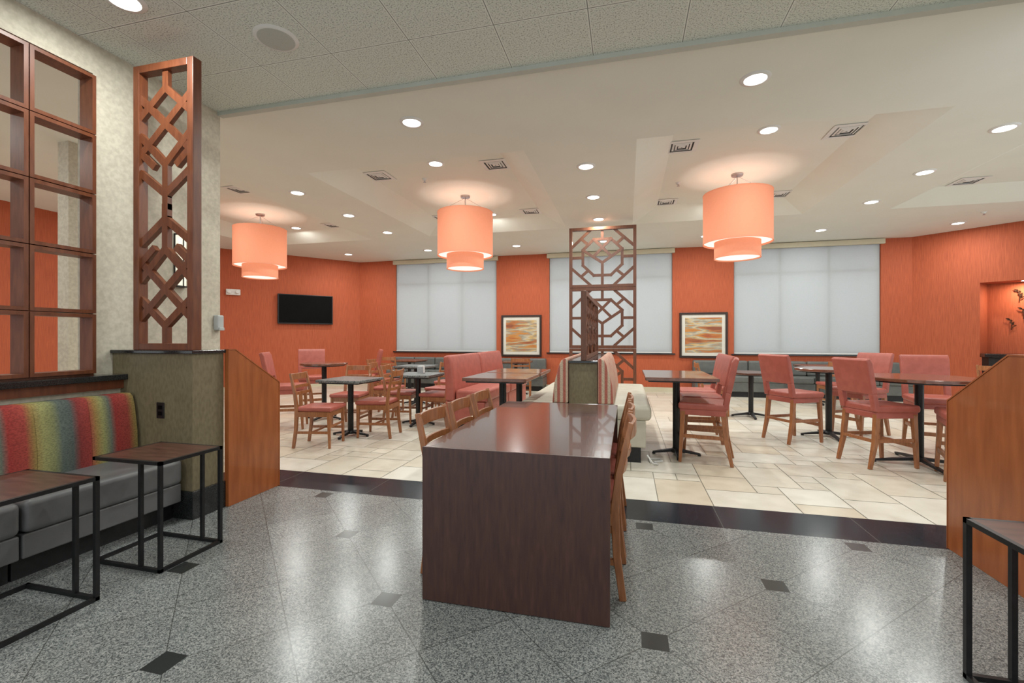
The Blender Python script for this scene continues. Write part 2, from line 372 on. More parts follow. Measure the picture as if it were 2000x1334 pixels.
# lobby grid window: deep timber cells
bm = NB()
CY, CZ, th = .385, .432, .024
for i in range(7):
    for j in range(5):
        y1 = 2.462 - i*CY; y0 = y1 - CY + .006; z0 = 1.045 + j*CZ; z1 = z0 + CZ - .006
        for a in ((y0,y0+th,z0,z1),(y1-th,y1,z0,z1),(y0+th,y1-th,z0,z0+th),(y0+th,y1-th,z1-th,z1)):
            box(bm, -3.86, -3.735, *a)
box(bm, -3.88,-3.76, 2.462-7*CY, 2.462, 1.03, 1.045)
struct('window_1', bm, M['cherry'])
bm = NB(); box(bm, -3.93,-3.62,-1.0,2.598,.99,1.03); struct('trim_5', bm, M['bgran'], bev=.004)
bm = NB(); box(bm, -3.70,-3.665,-1.0,2.598,.925,.99); struct('trim_6', bm, M['cherry'])

# ---------------------------------------------------------------- half walls and wooden end panels
t = thing('half_wall', 'khaki vinyl half wall with black stone cap under the left fretwork screen', 'half wall', (-3.4,2.73,0))
bm = NB(); box(bm, -.378,.38,-.13,.13,.2,1.185); obj('vinyl_body', bm, M['khaki'], t)
bm = NB(); box(bm, -.378,.40,-.145,.13,0,.2); obj('base', bm, M['bgran'], t, bev=.003)
bm = NB(); box(bm, -.378,.40,-.15,.15,1.185,1.21); obj('cap', bm, M['bgran'], t, bev=.004)
o = thing('power_outlet', 'black wall outlet on khaki half wall beside the striped bench', 'outlet', (-3.31,2.6,.77))
bm = NB(); box(bm, -.036,.036,-.006,0,-.058,.058); obj('cover_plate', bm, M['black'], o, bev=.003)
for dz in (-.022,.022):
    bm = NB(); box(bm, -.016,.016,-.009,-.006,dz-.014,dz+.014); obj('socket', bm, M['screen'], o)
def endpanel(x, s, label, y0):
    t = thing('wood_end_panel', label, 'panel', (x, y0, 0))
    L = 3.385 - y0
    pts = [(0,0),(L,0),(L,.91),(L-.46,1.205),(0,1.205)]
    bm = NB(); xprism(bm, pts, 0 if s>0 else -.04, .04 if s>0 else 0); obj('panel_board', bm, M['panel'], t, bev=.002)
    bm = NB(); e = .0025; xs_ = (-.045, e) if s<0 else (-e, .045)
    xprism(bm, [(L+.0005,.0),(L+.008,.0),(L+.008,.915),(L-.457,1.214),(0,1.214),(0,1.2055),(L-.4595,1.2055),(L+.0005,.9105)], *xs_)
    obj('edge_band', bm, M['panel'], t)
endpanel(-2.975, -1, 'orange maple end panel with clipped corner beside the left half wall', 2.862)
endpanel(1.92, 1, 'orange maple end panel with clipped corner at right edge behind the side table', 1.2)

# ---------------------------------------------------------------- fretwork screens
def bars(bm, segs, W, H, w, th):
    for k, ((a,b),(c,d)) in enumerate(segs):
        p = V(a*W-W/2, 0, H-b*H); q = V(c*W-W/2, 0, H-d*H)
        e = (q-p).normalized()*w*.42
        sweep(bm, [p-e, q+e], th*(1+.012*k), w, (0,1,0))
def half(segs): return segs + [((a,1-b),(c,1-d)) for (a,b),(c,d) in segs]
tall = half([((.5,0),(.5,.065)),((.5,.065),(0,.16)),((.5,.065),(1,.16)),((0,.095),(1,.30)),((1,.095),(0,.30)),
    ((0,.235),(.5,.345)),((1,.235),(.5,.345)),((.5,.345),(.5,.455)),((0,.37),(.5,.455)),((1,.37),(.5,.455)),((.5,.455),(.5,.5)),((0,.295),(.25,.345)),((1,.295),(.75,.345))])
t = thing('fretwork_screen', 'tall narrow cherry fretwork screen standing on the left half wall', 'screen', (-3.29,2.63,1.21))
W, H = .56, 2.11
bm = NB(); box(bm,-W/2,-W/2+.055,-.035,.035,0,H); box(bm,W/2-.055,W/2,-.035,.035,0,H); box(bm,-W/2+.055,W/2-.055,-.035,.035,H-.055,H); box(bm,-W/2+.055,W/2-.055,-.035,.035,0,.05)
obj('frame', bm, M['cherry'], t, bev=.004)
bm = NB(); bars(bm, tall, W-.10, H-.1, .052, .03)
o = obj('lattice', bm, M['cherry'], t); o.location = (0,0,.05)
octa = [(.36,.17),(.64,.17),(.82,.36),(.82,.64),(.64,.83),(.36,.83),(.18,.64),(.18,.36)]
sq = [(octa[i],octa[(i+1)%8]) for i in range(8)] + [
      ((0,.30),(.30,0)),((.70,0),(1,.30)),((0,.70),(.30,1)),((.70,1),(1,.70)),
      ((.15,.15),(.27,.265)),((.85,.15),(.73,.265)),((.15,.85),(.27,.735)),((.85,.85),(.73,.735)),
      ((0,.5),(.18,.5)),((.82,.5),(1,.5)),((.5,0),(.5,.17)),((.5,.83),(.5,1)),
      ((.18,.36),(.5,.60)),((.82,.36),(.5,.60)),((.5,.60),(.5,.83)),((.36,.17),(.64,.48)),((.64,.17),(.36,.48))]
t = thing('fretwork_screen', 'full height three panel fretwork screen behind the centre booth', 'screen', (-.44,8.46,0))
W = 1.20; n = 3; PH = 3.33/3
for k in range(n):
    z0 = k*PH
    bm = NB(); w = .055
    box(bm,-W/2,-W/2+w,-.035,.035,z0,z0+PH-.004); box(bm,W/2-w,W/2,-.035,.035,z0,z0+PH-.004); box(bm,-W/2+w,W/2-w,-.035,.035,z0,z0+w); box(bm,-W/2+w,W/2-w,-.035,.035,z0+PH-w-.004,z0+PH-.004)
    fr = obj('frame', bm, M['cherrydark'], t, bev=.003)
    bm = NB(); bars(bm, sq, W-2*w+.01, PH-2*w, .050, .025); o = obj('lattice', bm, M['cherrydark'], fr); o.location = (0,0,z0+w)

# centre booth
t = thing('booth_divider', 'khaki vinyl divider with black stone cap between the centre booth benches', 'half wall', (-.46,6.05,0))
bm = NB(); box(bm,-.15,.15,-1.12,1.12,0,1.03); obj('vinyl_body', bm, M['khaki'], t)
bm = NB(); box(bm,-.155,.155,-1.15,1.15,1.03,1.055); obj('cap', bm, M['bgran'], t, bev=.004)
t = thing('fretwork_screen', 'low fretwork screen seen edge on along the booth divider cap', 'screen', (-.46,6.05,1.055), PI/2)
LW, LH = 2.1, .76
bm = NB(); w = .05
box(bm,-LW/2,-LW/2+w,-.03,.03,0,LH); box(bm,LW/2-w,LW/2,-.03,.03,0,LH); box(bm,-LW/2+w,LW/2-w,-.03,.03,0,w); box(bm,-LW/2+w,LW/2-w,-.03,.03,LH-w,LH)
obj('frame', bm, M['cherrydark'], t, bev=.003)
bm = NB()
for k in range(3):
    W3 = (LW-2*w)/3; tmp = NB(); bars(tmp, sq, W3, LH-2*w, .032, .022)
    bmesh.ops.translate(tmp, verts=tmp.verts, vec=((k-1)*W3,0,0)); me = bpy.data.meshes.new('tmp'); tmp.to_mesh(me); tmp.free(); bm.from_mesh(me); bpy.data.meshes.remove(me)
o = obj('lattice', bm, M['cherrydark'], t); o.location = (0,0,w)
def booth_bench(sx, label):
    t = thing('booth_bench', label, 'bench', (-.46+sx*.158, 6.05, 0))
    def bx(bm, a,b,*r): box(bm, min(sx*a,sx*b), max(sx*a,sx*b), *r)
    bm = NB(); bx(bm, 0,.44,-1.13,1.13,0,.16); obj('toe_kick', bm, M['black'], t)
    bm = NB(); bx(bm, 0,.49,-1.15,1.15,.16,.44); obj('base', bm, M['creamvinyl'], t, bev=.01)
    bm = NB(); bx(bm, .0,.545,-1.18,1.18,.44,.60); obj('seat', bm, M['creamvinyl'], t, bev=.05, seg=5)
    bm = NB()
    pr_ = [(0,.60),(.17,.60),(.15,.80),(.10,1.0),(.07,1.06),(.03,1.085),(0,1.07)]
    for k in range(4):
        y0 = -1.17 + k*.585
        a = [bm.verts.new((sx*x, y0+.004, z)) for x,z in pr_]; b = [bm.verts.new((sx*x, y0+.581, z)) for x,z in pr_]
        bm.faces.new(a); bm.faces.new(b[::-1])
        for i in range(len(pr_)): j=(i+1)%len(pr_); bm.faces.new((a[i],b[i],b[j],a[j]))
    obj('backrest', bm, M['redstripe'], t, bev=.015, seg=3)
booth_bench(1, 'cream booth bench with striped back on right of the centre divider')
booth_bench(-1, 'cream booth bench with striped back on left of the centre divider')
bm = NB()
tube(bm, [(.20,4.86,.10),(.25,4.83,.03),(.30,4.86,.012),(.27,4.95,.012),(.36,5.0,.012),(.33,5.08,.012),(.22,5.05,.012),(.24,4.92,.012)], .008)
tag(obj('white_cable', bm, M['white'], smooth=True), 'loose white cable lying on tiles beside the cream booth bench', 'cable')

def red_bench(y0, y1, label):
    t = thing('booth_bench', label, 'bench', (-2.33,(y0+y1)/2,0)); h = (y1-y0)/2-.01
    bm = NB(); box(bm,.0,.46,-h+.03,h-.03,0,.14); obj('toe_kick', bm, M['black'], t)
    bm = NB(); box(bm,-.06,.50,-h,h,.14,.44); obj('base', bm, M['salmon'], t, bev=.015)
    bm = NB(); box(bm,.08,.54,-h,h,.44,.60); obj('seat', bm, M['salmon'], t, bev=.04, seg=4)
    bm = NB(); sweep(bm, [(0,0,.44),(0,0,.7),(-.03,0,.95),(-.05,0,1.06)], [2*h]*4, [.14,.14,.13,.10], (0,1,0)); obj('backrest', bm, M['salmon'], t, bev=.035, seg=4)
red_bench(5.75, 7.0, 'salmon vinyl high back bench nearest the small granite tables')
red_bench(7.02, 8.3, 'salmon vinyl high back bench farther along the same row')

# ---------------------------------------------------------------- foreground bench on the left
def lobby_bench(y0, y1, label):
    t = thing('upholstered_bench', label, 'bench', (-3.38,(y0+y1)/2,0)); h = (y1-y0)/2-.004
    bm = NB(); box(bm,-.28,.20,-h,h,0,.13); obj('plinth', bm, M['black'], t)
    bm = NB(); box(bm,-.28,.29,-h,h,.13,.26); obj('base', bm, M['charcoal'], t, bev=.008)
    bm = NB(); box(bm,-.28,.31,-h,h,.262,.44); obj('seat_cushion', bm, M['charcoal'], t, bev=.035, seg=5)
    bm = NB(); n = 3; w = 2*h/n
    for k in range(n):
        a = -h+k*w
        ys = [a+.0005, a+w*.03, a+w*.5, a+w*.97, a+w-.0005]; bul = [0,.004,.006,.004,0]
        rows = []
        for (xb, xf, z) in ((-.28,-.115,.44),(-.28,-.12,.62),(-.28,-.145,.80),(-.28,-.165,.87),(-.28,-.19,.893)):
            rows.append(([bm.verts.new((xf+b_, y, z)) for y,b_ in zip(ys,bul)], [bm.verts.new((xb, y, z)) for y in ys]))
        for (f0,b0),(f1,b1) in zip(rows,rows[1:]):
            for i in range(4): bm.faces.new((f0[i],f0[i+1],f1[i+1],f1[i])); bm.faces.new((b0[i],b1[i],b1[i+1],b0[i+1]))
            bm.faces.new((f0[0],f1[0],b1[0],b0[0])); bm.faces.new((f0[4],b0[4],b1[4],f1[4]))
        for i in range(4):
            bm.faces.new((rows[-1][0][i],rows[-1][0][i+1],rows[-1][1][i+1],rows[-1][1][i])); bm.faces.new((rows[0][0][i],rows[0][1][i],rows[0][1][i+1],rows[0][0][i+1]))
    smooth_by_angle(obj('striped_back_cushion', bm, M['chan'], t), 50)
lobby_bench(1.69, 2.58, 'charcoal bench with multicoloured striped back against the khaki half wall')
lobby_bench(.76, 1.685, 'charcoal striped-back bench cut off by the left picture edge')

# ---------------------------------------------------------------- side tables
def side_table(label, x, y, rz=0, sx=.50, sy=.40):
    t = thing('side_table', label, 'table', (x,y,0), rz); h = .615; r = .0095
    X, Y = sx/2-r, sy/2-r
    bm = NB(); box(bm,-X+r*.5,X-r*.5,-Y+r*.5,Y-r*.5,h-.018,h-.002); obj('tabletop', bm, M['walnut'], t)
    for nm, z in (('floor_frame', r), ('top_frame', h-r-.002)):
        bm = NB()
        for a,b in (((-X,-Y),(X,-Y)),((X,-Y),(X,Y)),((X,Y),(-X,Y)),((-X,Y),(-X,-Y))):
            p=V(*a,z);q=V(*b,z);d=(q-p).normalized(); sweep(bm,[p-d*r,q+d*r],2*r,2*r,(0,0,1))
        obj(nm, bm, M['black'], t)
    for y in (-Y,Y):
        for x in (X, X-.14):
            bm = NB(); box(bm, x-r,x+r,y-r,y+r,2*r,h-2*r-.002); obj('leg', bm, M['black'], t)
    return t
side_table('black framed side table with walnut top nearest the left picture edge', -2.79, 1.49)
side_table('black framed side table with walnut top before the khaki half wall', -2.745, 2.155)
side_table('black framed side table cut off by the right picture edge', 1.50, 1.92, PI)

# ---------------------------------------------------------------- long dark communal table
t = thing('communal_table', 'long dark mahogany table with solid end panels in the foreground', 'table', (-.53,2.92,0))
L2 = .84
bm = NB(); box(bm,-.455,.455,-L2+.012,L2-.012,.735,.76); obj('tabletop', bm, M['darktop'], t)
bm = NB(); box(bm,-.45,.45,-L2+.05,L2-.05,.70,.735); obj('under_frame', bm, M['dark'], t)
for y in (-1, 1):
    bm = NB(); xprism(bm, [(y*L2,.004),(y*L2,.7605),(y*(L2-.0115),.7605),(y*(L2-.0115),.735),(y*(L2-.05),.735),(y*(L2-.05),.004)], -.4555,.4555); obj('end_panel', bm, M['dark'], t, bev=.0015)
bm = NB(); box(bm,-.02,.02,-L2+.05,L2-.05,.35,.70); obj('centre_rail', bm, M['dark'], t)

# ---------------------------------------------------------------- chairs
def make_chair():
    t = thing('dining_chair', '', 'chair')
    for s in (-1,1):
        bm = NB(); sweep(bm,[(s*.19,-.235,0),(s*.19,-.205,.22),(s*.19,-.195,.45),(s*.188,-.215,.62),(s*.185,-.275,.88)],[.028,.03,.034,.032,.026],[.034,.038,.042,.036,.026]); obj('back_leg', bm, M['honey'], t, bev=.004)
        bm = NB(); sweep(bm,[(s*.195,.20,0),(s*.195,.19,.43)],[.026,.036],[.026,.036]); obj('front_leg', bm, M['honey'], t, bev=.004)
    bm = NB()
    box(bm,-.18,.18,.175,.20,.37,.43); box(bm,-.175,.175,-.215,-.19,.37,.43)
    for s in (-1,1): box(bm,s*.195-.012,s*.195+.012,-.19,.18,.37,.43); box(bm,s*.19-.009,s*.19+.009,-.20,.19,.17,.20)
    box(bm,-.185,.185,-.03,-.012,.175,.195); box(bm,-.185,.185,.19,.206,.24,.265)
    obj('seat_frame', bm, M['honey'], t)
    bm = NB(); vprism(bm,[(-.20,-.20),(.20,-.20),(.225,.23),(-.225,.23)],.432,.485); obj('seat', bm, M['salmon'], t, bev=.02, seg=4)
    for z,hh in ((.835,.075),(.715,.038),(.635,.038)):
        bm = NB(); yb = -.215 - (z-.62)*.23
        sweep(bm,[(-.19,yb,z),(-.1,yb-.022,z),(0,yb-.03,z),(.1,yb-.022,z),(.19,yb,z)],hh,.018,(0,0,1)); obj('back_slat', bm, M['honey'], t, bev=.003)
    return t
def make_stool():
    t = thing('counter_chair', '', 'chair')
    for s in (-1,1):
        bm = NB(); sweep(bm,[(s*.20,-.27,0),(s*.195,-.215,.25),(s*.19,-.19,.54)],[.030,.04,.046],[.032,.044,.05]); obj('back_leg', bm, M['honey'], t, bev=.004)
        bm = NB(); sweep(bm,[(s*.20,.225,0),(s*.195,.195,.54)],[.030,.046],[.030,.046]); obj('front_leg', bm, M['honey'], t, bev=.004)
    bm = NB(); box(bm,-.18,.18,.20,.225,.20,.24); box(bm,-.18,.18,-.235,-.21,.26,.29)
    for s in (-1,1): box(bm,s*.197-.01,s*.197+.01,-.21,.20,.26,.295)
    obj('stretcher', bm, M['honey'], t)
    bm = NB(); box(bm,-.215,.215,-.215,.225,.50,.56); obj('apron', bm, M['salmon'], t, bev=.008)
    bm = NB(); vprism(bm,[(-.225,-.22),(.225,-.22),(.235,.24),(-.235,.24)],.555,.63); obj('seat', bm, M['salmon'], t, bev=.025, seg=4)
    bm = NB()
    def yb(z): return -.205 - max(0,(z-.6))*.20
    sweep(bm,[(0,yb(.74),.74),(0,yb(.9),.9),(0,yb(1.04),1.04),(0,yb(1.09)-.012,1.09)],[.45,.455,.46,.46],[.06,.062,.06,.045],(1,0,0))
    for s in (-1,1): sweep(bm,[(s*.195,-.205,.57),(s*.195,yb(.75),.75)],.06,.058,(1,0,0))
    obj('backrest', bm, M['salmon'], t, bev=.014, seg=3)
    return t
E, Wt, Nn, S = -PI/2, PI/2, 0, PI     # facing directions
chair = placer(make_chair()); stool = placer(make_stool())
gl = 'chairs at the long dark table'
chair(-.855,2.51,E,'ladder back chair nearest the camera on left side of dark table',gl)
chair(-.855,2.975,E,'middle ladder back chair on left side of dark table',gl)
chair(-.855,3.44,E,'farthest ladder back chair on left side of dark table',gl)
chair(-.255,2.51,Wt,'ladder back chair nearest the camera on right side of dark table',gl)
chair(-.255,2.975,Wt,'middle ladder back chair on right side of dark table',gl)
chair(-.255,3.44,Wt,'farthest ladder back chair on right side of dark table',gl)
gg = 'ladder back chairs at the granite tables'
chair(-3.62,4.80,E+R(12),'ladder back chair at left front of the nearest granite table',gg)
chair(-3.22,5.46,Wt+R(8),'ladder back chair at right of the nearest granite table',gg)
chair(-4.0,6.0,S+R(8),'ladder back chair behind the nearest granite table, facing the camera',gg)
chair(-3.40,6.46,E+R(8),'ladder back chair left of the middle granite table',gg)
chair(-2.75,6.38,Wt,'ladder back chair between middle granite table and red bench',gg)
chair(-3.95,7.0,E+R(10),'ladder back chair standing farther back, behind left of the middle granite table',gg)
chair(-3.0,7.12,S-R(6),'ladder back chair behind the middle granite table, facing the camera',gg)
chair(-4.68,8.15,E,'ladder back chair left of the farthest granite table',gg)
chair(-3.32,8.2,Wt,'ladder back chair right of the farthest granite table',gg)
gf = 'ladder back chairs facing the far banquettes'
chair(-5.2,9.45,Nn,'far ladder back chair below the left window blind',gf)
chair(-2.2,9.5,Nn+R(10),'far ladder back chair beneath the left painting',gf)
chair(1.42,8.35,E,'ladder back chair beside the black round table',gf)
chair(3.65,9.45,Nn,'far ladder back chair below the right window blind',gf)
chair(5.6,8.6,E+R(30),'ladder back chair glimpsed behind the right maple panel',gf)
gs = 'salmon counter height chairs'
stool(-4.78,5.62,E+R(30),'salmon counter chair left of all granite tables',gs)
stool(-5.45,7.0,E+R(-50),'salmon counter chair behind the leftmost counter table',gs)
stool(-4.58,7.25,R(124),'salmon counter chair seen edge on right of leftmost counter table',gs)
stool(.80,5.22,Wt-R(12),'nearest salmon counter chair at the table beside cream booth',gs)
stool(.86,5.80,Wt,'middle salmon counter chair in the row beside cream booth',gs)
stool(.90,6.40,Wt,'farthest salmon counter chair in the row beside cream booth',gs)
stool(2.05,6.50,E+R(28),'salmon counter chair before the middle round counter table',gs)
stool(3.05,7.15,Wt+R(30),'salmon counter chair behind right of the middle round table',gs)
stool(2.52,5.50,E+R(18),'salmon counter chair left of the large round table',gs)
stool(3.42,6.28,S-R(12),'salmon counter chair behind large round table facing the camera',gs)
stool(3.07,5.06,Wt-R(20),'salmon counter chair half hidden by the right maple panel',gs)

# ---------------------------------------------------------------- pedestal tables
def ped(label, x, y, h, kind, w, d=None, rz=0, base=.42):
    t = thing('pedestal_table', label, 'table', (x,y,0), rz)
    top = {'g':M['gtop'],'w':M['topwood'],'b':M['walnut']}[kind[0]]
    rnd = kind[1]=='r'; d = d or w
    bm = NB()
    if rnd: lathe(bm,[(w/2-.01,h-.035),(w/2,h-.03),(w/2,h-.006),(w/2-.008,h)],48)
    else: box(bm,-w/2,w/2,-d/2,d/2,h-.035,h)
    obj('tabletop', bm, top, t, bev=0 if rnd else .006)
    bm = NB()
    if rnd: lathe(bm,[(w/2-.05,h-.05),(w/2-.05,h-.035)],32)
    else: box(bm,-w/2+.03,w/2-.03,-d/2+.03,d/2-.03,h-.05,h-.035)
    obj('under_frame', bm, M['black'], t)
    bm = NB(); lathe(bm,[(.032,.05),(.038,.06),(.038,h-.06),(.11,h-.058),(.11,h-.05)],16); smooth_by_angle(obj('column', bm, M['black'], t))
    bm = NB(); L = min(w,d)*base
    lathe(bm,[(.06,.03),(.06,.055),(.045,.075)],16)
    for k in range(4):
        a = PI/2*k; c, s = math.cos(a), math.sin(a)
        sweep(bm,[(.03*c,.03*s,.055),(.6*L*c,.6*L*s,.035),(L*c,L*s,.018)],[.05,.042,.034],[.035,.028,.018],(-s,c,0))
    obj('cross_base', bm, M['black'], t, bev=.004)
    for k in range(4):
        a = PI/2*k; bm = NB(); lathe(bm,[(.018,0),(.018,.014)],12,(L*.95*math.cos(a),L*.95*math.sin(a))); obj('glide', bm, M['black'], t)
    return t
ped('nearest granite topped square table with black pedestal base', -3.57,5.35,.76,'gs',.62)
ped('middle granite topped table beside the red bench', -3.06,6.32,.76,'gs',.62)
ped('farthest granite topped table behind the red bench', -4.02,8.2,.76,'gs',.66)
ped('small wooden counter table near the left orange wall', -4.72,6.35,.90,'wr',.72)
ped('wooden counter table in front, left of the booth divider', -1.28,4.66,.90,'ws',.66,.70)
ped('wooden counter table directly behind, left of the booth divider', -1.28,5.42,.90,'ws',.66,.70,base=.22)
ped('rectangular wooden counter table at the right of cream booth', .53,5.36,.90,'ws',.70,1.1,base=.36)
ped('large round wooden counter table with salmon chairs at right', 2.92,5.58,.90,'wr',1.0)
ped('middle round counter table behind the large round one', 2.58,6.85,.90,'wr',.78)
ped('small black round table before the right banquette', 1.98,8.25,.74,'br',.70)
ped('small wooden table at the left banquette under the blind', -5.2,10.25,.76,'ws',.66)
ped('small wooden table at the left banquette under the painting', -2.5,10.25,.76,'ws',.66)
ped('small wooden table at the right banquette under the blind', 3.65,10.2,.76,'ws',.66)
t = thing('napkin_holder', 'small metal napkin holder on the middle granite table', 'napkin holder', (-3.06,6.42,.76))
bm = NB(); box(bm,-.05,.05,-.035,.035,0,.008); box(bm,-.05,.05,-.035,-.03,.008,.10); box(bm,-.05,.05,.03,.035,.008,.10); obj('holder', bm, M['metal'], t)
bm = NB(); box(bm,-.045,.045,-.028,.028,.008,.115); obj('napkins', bm, M['white'], t)

# ---------------------------------------------------------------- far banquettes
def banquette(x0, x1, label):
    t = thing('banquette', label, 'bench', ((x0+x1)/2, 11.2, 0)); h = (x1-x0)/2
    bm = NB(); box(bm,-h+.02,h-.02,-.26,.25,0,.12); obj('plinth', bm, M['black'], t)
    bm = NB(); box(bm,-h,h,-.32,.25,.12,.32); obj('base', bm, M['sage'], t, bev=.01)
    bm = NB(); bb = NB(); n = round(2*h/.62); w = 2*h/n
    for k in range(n):
        a = -h+k*w; box(bm,a+.003,a+w-.003,-.34,.25,.32,.46); box(bb,a+.003,a+w-.003,.09,.255,.46,.78)
    obj('seat', bm, M['sage'], t, bev=.03, seg=3); obj('backrest', bb, M['sage'], t, bev=.04, seg=3)
banquette(-6.2,-1.98,'grey vinyl banquette under the left window and first painting')
banquette(1.48,5.6,'grey vinyl banquette under the right window and second painting')

# ---------------------------------------------------------------- wall things
def painting(x0,x1,z0,z1,label,seed):
    cx=(x0+x1)/2; w=(x1-x0)/2; h=z1-z0; f=.05
    t = thing('framed_painting', label, 'picture', (cx,YB-.0,z0))
    bm = NB()
    box(bm,-w,-w+f,-.04,-.001,0,h); box(bm,w-f,w,-.04,-.001,0,h); box(bm,-w+f,w-f,-.04,-.001,0,f); box(bm,-w+f,w-f,-.04,-.001,h-f,h)
    obj('picture_frame', bm, M['frame'], t, bev=.003)
    bm = NB(); box(bm,-w+f,w-f,-.02,-.001,f,h-f); obj('mat_board', bm, M['mat'], t)
    g=.125; bm = NB(); box(bm,-w+g,w-g,-.024,-.0201,g,h-g); obj('artwork', bm, artmat(seed), t)
painting(-3.19,-2.125,.82,1.89,'framed orange and grey abstract between left and middle windows',3.1)
painting(1.207,2.265,.83,1.90,'framed orange and yellow abstract between middle and right windows',8.7)
dL = (V(*P2)-V(*P1)).normalized(); angL = math.atan2(dL.y,dL.x)
p = (V(-8.71,9.84)+V(-7.87,10.91))/2
t = thing('television', 'black flat screen television on the left orange wall', 'television', (p.x,p.y,2.05), angL)
bm = NB(); box(bm,-.68,.68,-.10,-.055,-.385,.385); obj('casing', bm, M['black'], t, bev=.006)
bm = NB(); box(bm,-.655,.655,-.102,-.1005,-.355,.365); obj('screen', bm, M['screen'], t)
bm = NB(); box(bm,-.2,.2,-.055,.0,-.15,.15); obj('wall_bracket', bm, M['black'], t)
t = thing('emergency_light', 'white twin lamp emergency light high on left orange wall', 'emergency light', (-9.3,9.07,2.41), angL)
bm = NB(); box(bm,-.15,.15,-.08,0,-.07,.07); obj('housing', bm, M['white'], t, bev=.01)
for s in (-1,1):
    bm = NB(); lathe(bm,[(.03,-.045),(.042,.0),(.042,.025)],16,(0,0)); o = obj('lamp_head', bm, M['white'], t); o.location=(s*.085,-.10,.0); o.rotation_euler=(R(70),0,0)
t = thing('soap_dispenser', 'clear plastic dispenser fixed at end of cream wall', 'dispenser', (-3.78,3.50,1.37))
bm = NB(); box(bm,0,.055,-.035,.035,0,.145); obj('dispenser_body', bm, M['plastic'], t, bev=.012)
bm = NB(); box(bm,0,.068,-.028,.028,.0,.03); obj('push_bar', bm, M['plastic'], t, bev=.006)
t = thing('wall_lamp', 'narrow lit glass wall lamp with black frame behind fretwork screen', 'wall lamp', (-3.78,3.13,1.74))
bm = NB(); box(bm,0,.012,-.05,.05,0,.46); box(bm,.0,.05,-.05,.05,0,.012); box(bm,.0,.05,-.05,.05,.448,.46); box(bm,.044,.05,-.004,.004,0,.46); obj('lamp_frame', bm, M['black'], t)
bm = NB(); vprism(bm,[(.012,-.043),(.034,-.036),(.043,-.015),(.043,.015),(.034,.036),(.012,.043)],.013,.447); obj('glass_panel', bm, M['glass'], t)
pc = A + dR*((s0+s1)/2) + nR*.22; angR = math.atan2(dR.y,dR.x)
t = thing('buffet_counter', 'black curved stone counter below the orange niche at right edge', 'counter', (pc.x,pc.y,0), angR)
bm = NB(); hw=(s1-s0)/2-.01
pts = [(-hw,.27),(hw,.27),(hw,-.23),(hw-.1,-.42),(hw*.5,-.50),(0,-.53),(-hw*.5,-.50),(-hw+.1,-.42),(-hw,-.23)]
vprism(bm, pts, .935, 1.0); obj('stone_top', bm, M['bgran'], t, bev=.008)
bm = NB(); pts2=[(-hw+.02,-.225),(hw-.02,-.225),(hw-.14,-.36),(0,-.46),(-hw+.14,-.36)]; vprism(bm, pts2, .62,.935); obj('front_apron', bm, M['black'], t)
bm = NB(); vprism(bm,[(x*.85,-.225+(y+.225)*.8) for x,y in pts2], 0,.62); obj('front_panel', bm, M['panel'], t)
pn = A + dR*(s0+.55) + nR*.25
def leafy(s, z, label):
    pq = A + dR*s + nR*.5
    t = thing('wall_ornament', label, 'ornament', (pq.x,pq.y,z), angR, 'bronze sprigs in the niche')
    bm = NB(); sweep(bm,[(0,-.02,-.09),(.01,-.03,0),(-.01,-.02,.10)],.012,.012,(1,0,0)); obj('stem', bm, M['bronze'], t)
    for k in range(5):
        a = R(30+k*30)*(1 if k%2 else -1); bm = NB(); c,s_=math.cos(a),math.sin(a); r=.09
        z0=-.05+.035*k
        vs=[bm.verts.new(v) for v in ((0,-.025,z0),(r*.5*c-.02*s_,-.035,z0+r*.5*abs(s_)+.02),(r*c,-.03,z0+r*abs(s_)),(r*.5*c+.02*s_,-.03,z0+r*.5*abs(s_)-.02))]
        bm.faces.new(vs); o=obj('leaf', bm, M['bronze'], t); md=o.modifiers.new('s','SOLIDIFY'); md.thickness=.004
leafy(1.47,2.1,'topmost bronze sprig ornament inside the orange niche'); leafy(1.52,1.75,'middle bronze sprig ornament inside the orange niche'); leafy(1.36,1.55,'lowest bronze sprig ornament inside the orange niche')

# ---------------------------------------------------------------- ceiling lights
def make_down():
    t = thing('recessed_downlight', 'white round recessed ceiling downlight, switched on', 'ceiling light')
    bm = NB(); lathe(bm,[(.085,-.002),(.088,-.012),(.115,-.008),(.12,0),(.085,-.001)],28,cap=False); smooth_by_angle(obj('trim_ring', bm, M['white'], t),60)
    bm = NB(); lathe(bm,[(.086,-.006),(.086,-.001)],28); obj('diffuser', bm, M['led'], t)
    ld = bpy.data.lights.new('lamp','AREA'); ld.shape='DISK'; ld.size=.16; ld.energy=24; ld.color=(.97,1,.96)
    lo = bpy.data.objects.new('lamp', ld); C.objects.link(lo); lo.parent = t; lo.location=(0,0,-.02)
    return t
down = placer(make_down())
lowL = [(x,y) for x in (-4.73,-.5,3.74) for y in (5.75,7.03,8.36,10.3)] + [(-2.08,4.15),(1.03,4.15),(-6.94,10.3),(-2.5,10.3),(1.6,10.3),(6.0,10.3),(-7.6,3.4),(-6.2,1.6)]  # last two are added out of view to brighten the side room
hiL = [(x,y) for x in (-6.85,-2.5,1.55) for y in (5.69,8.29)]
lob = [(-3.1,2.2),(-.5,.7),(2.1,2.0),(-3.0,-.4),(2.0,-.4)]
DL = 'white round recessed ceiling downlight, switched on'
for x,y in lowL: down(x,y,0,DL,'recessed downlights',ZC)
for x,y in hiL: down(x,y,0,DL,'recessed downlights',ZT)
for x,y in lob: down(x,y,0,DL,'recessed downlights',ZC)
t = thing('recessed_downlight','small downlight in the top of the orange niche','ceiling light',(pn.x,pn.y,NZ1))
bm = NB(); lathe(bm,[(.05,-.006),(.05,0)],20); obj('diffuser', bm, M['led'], t)
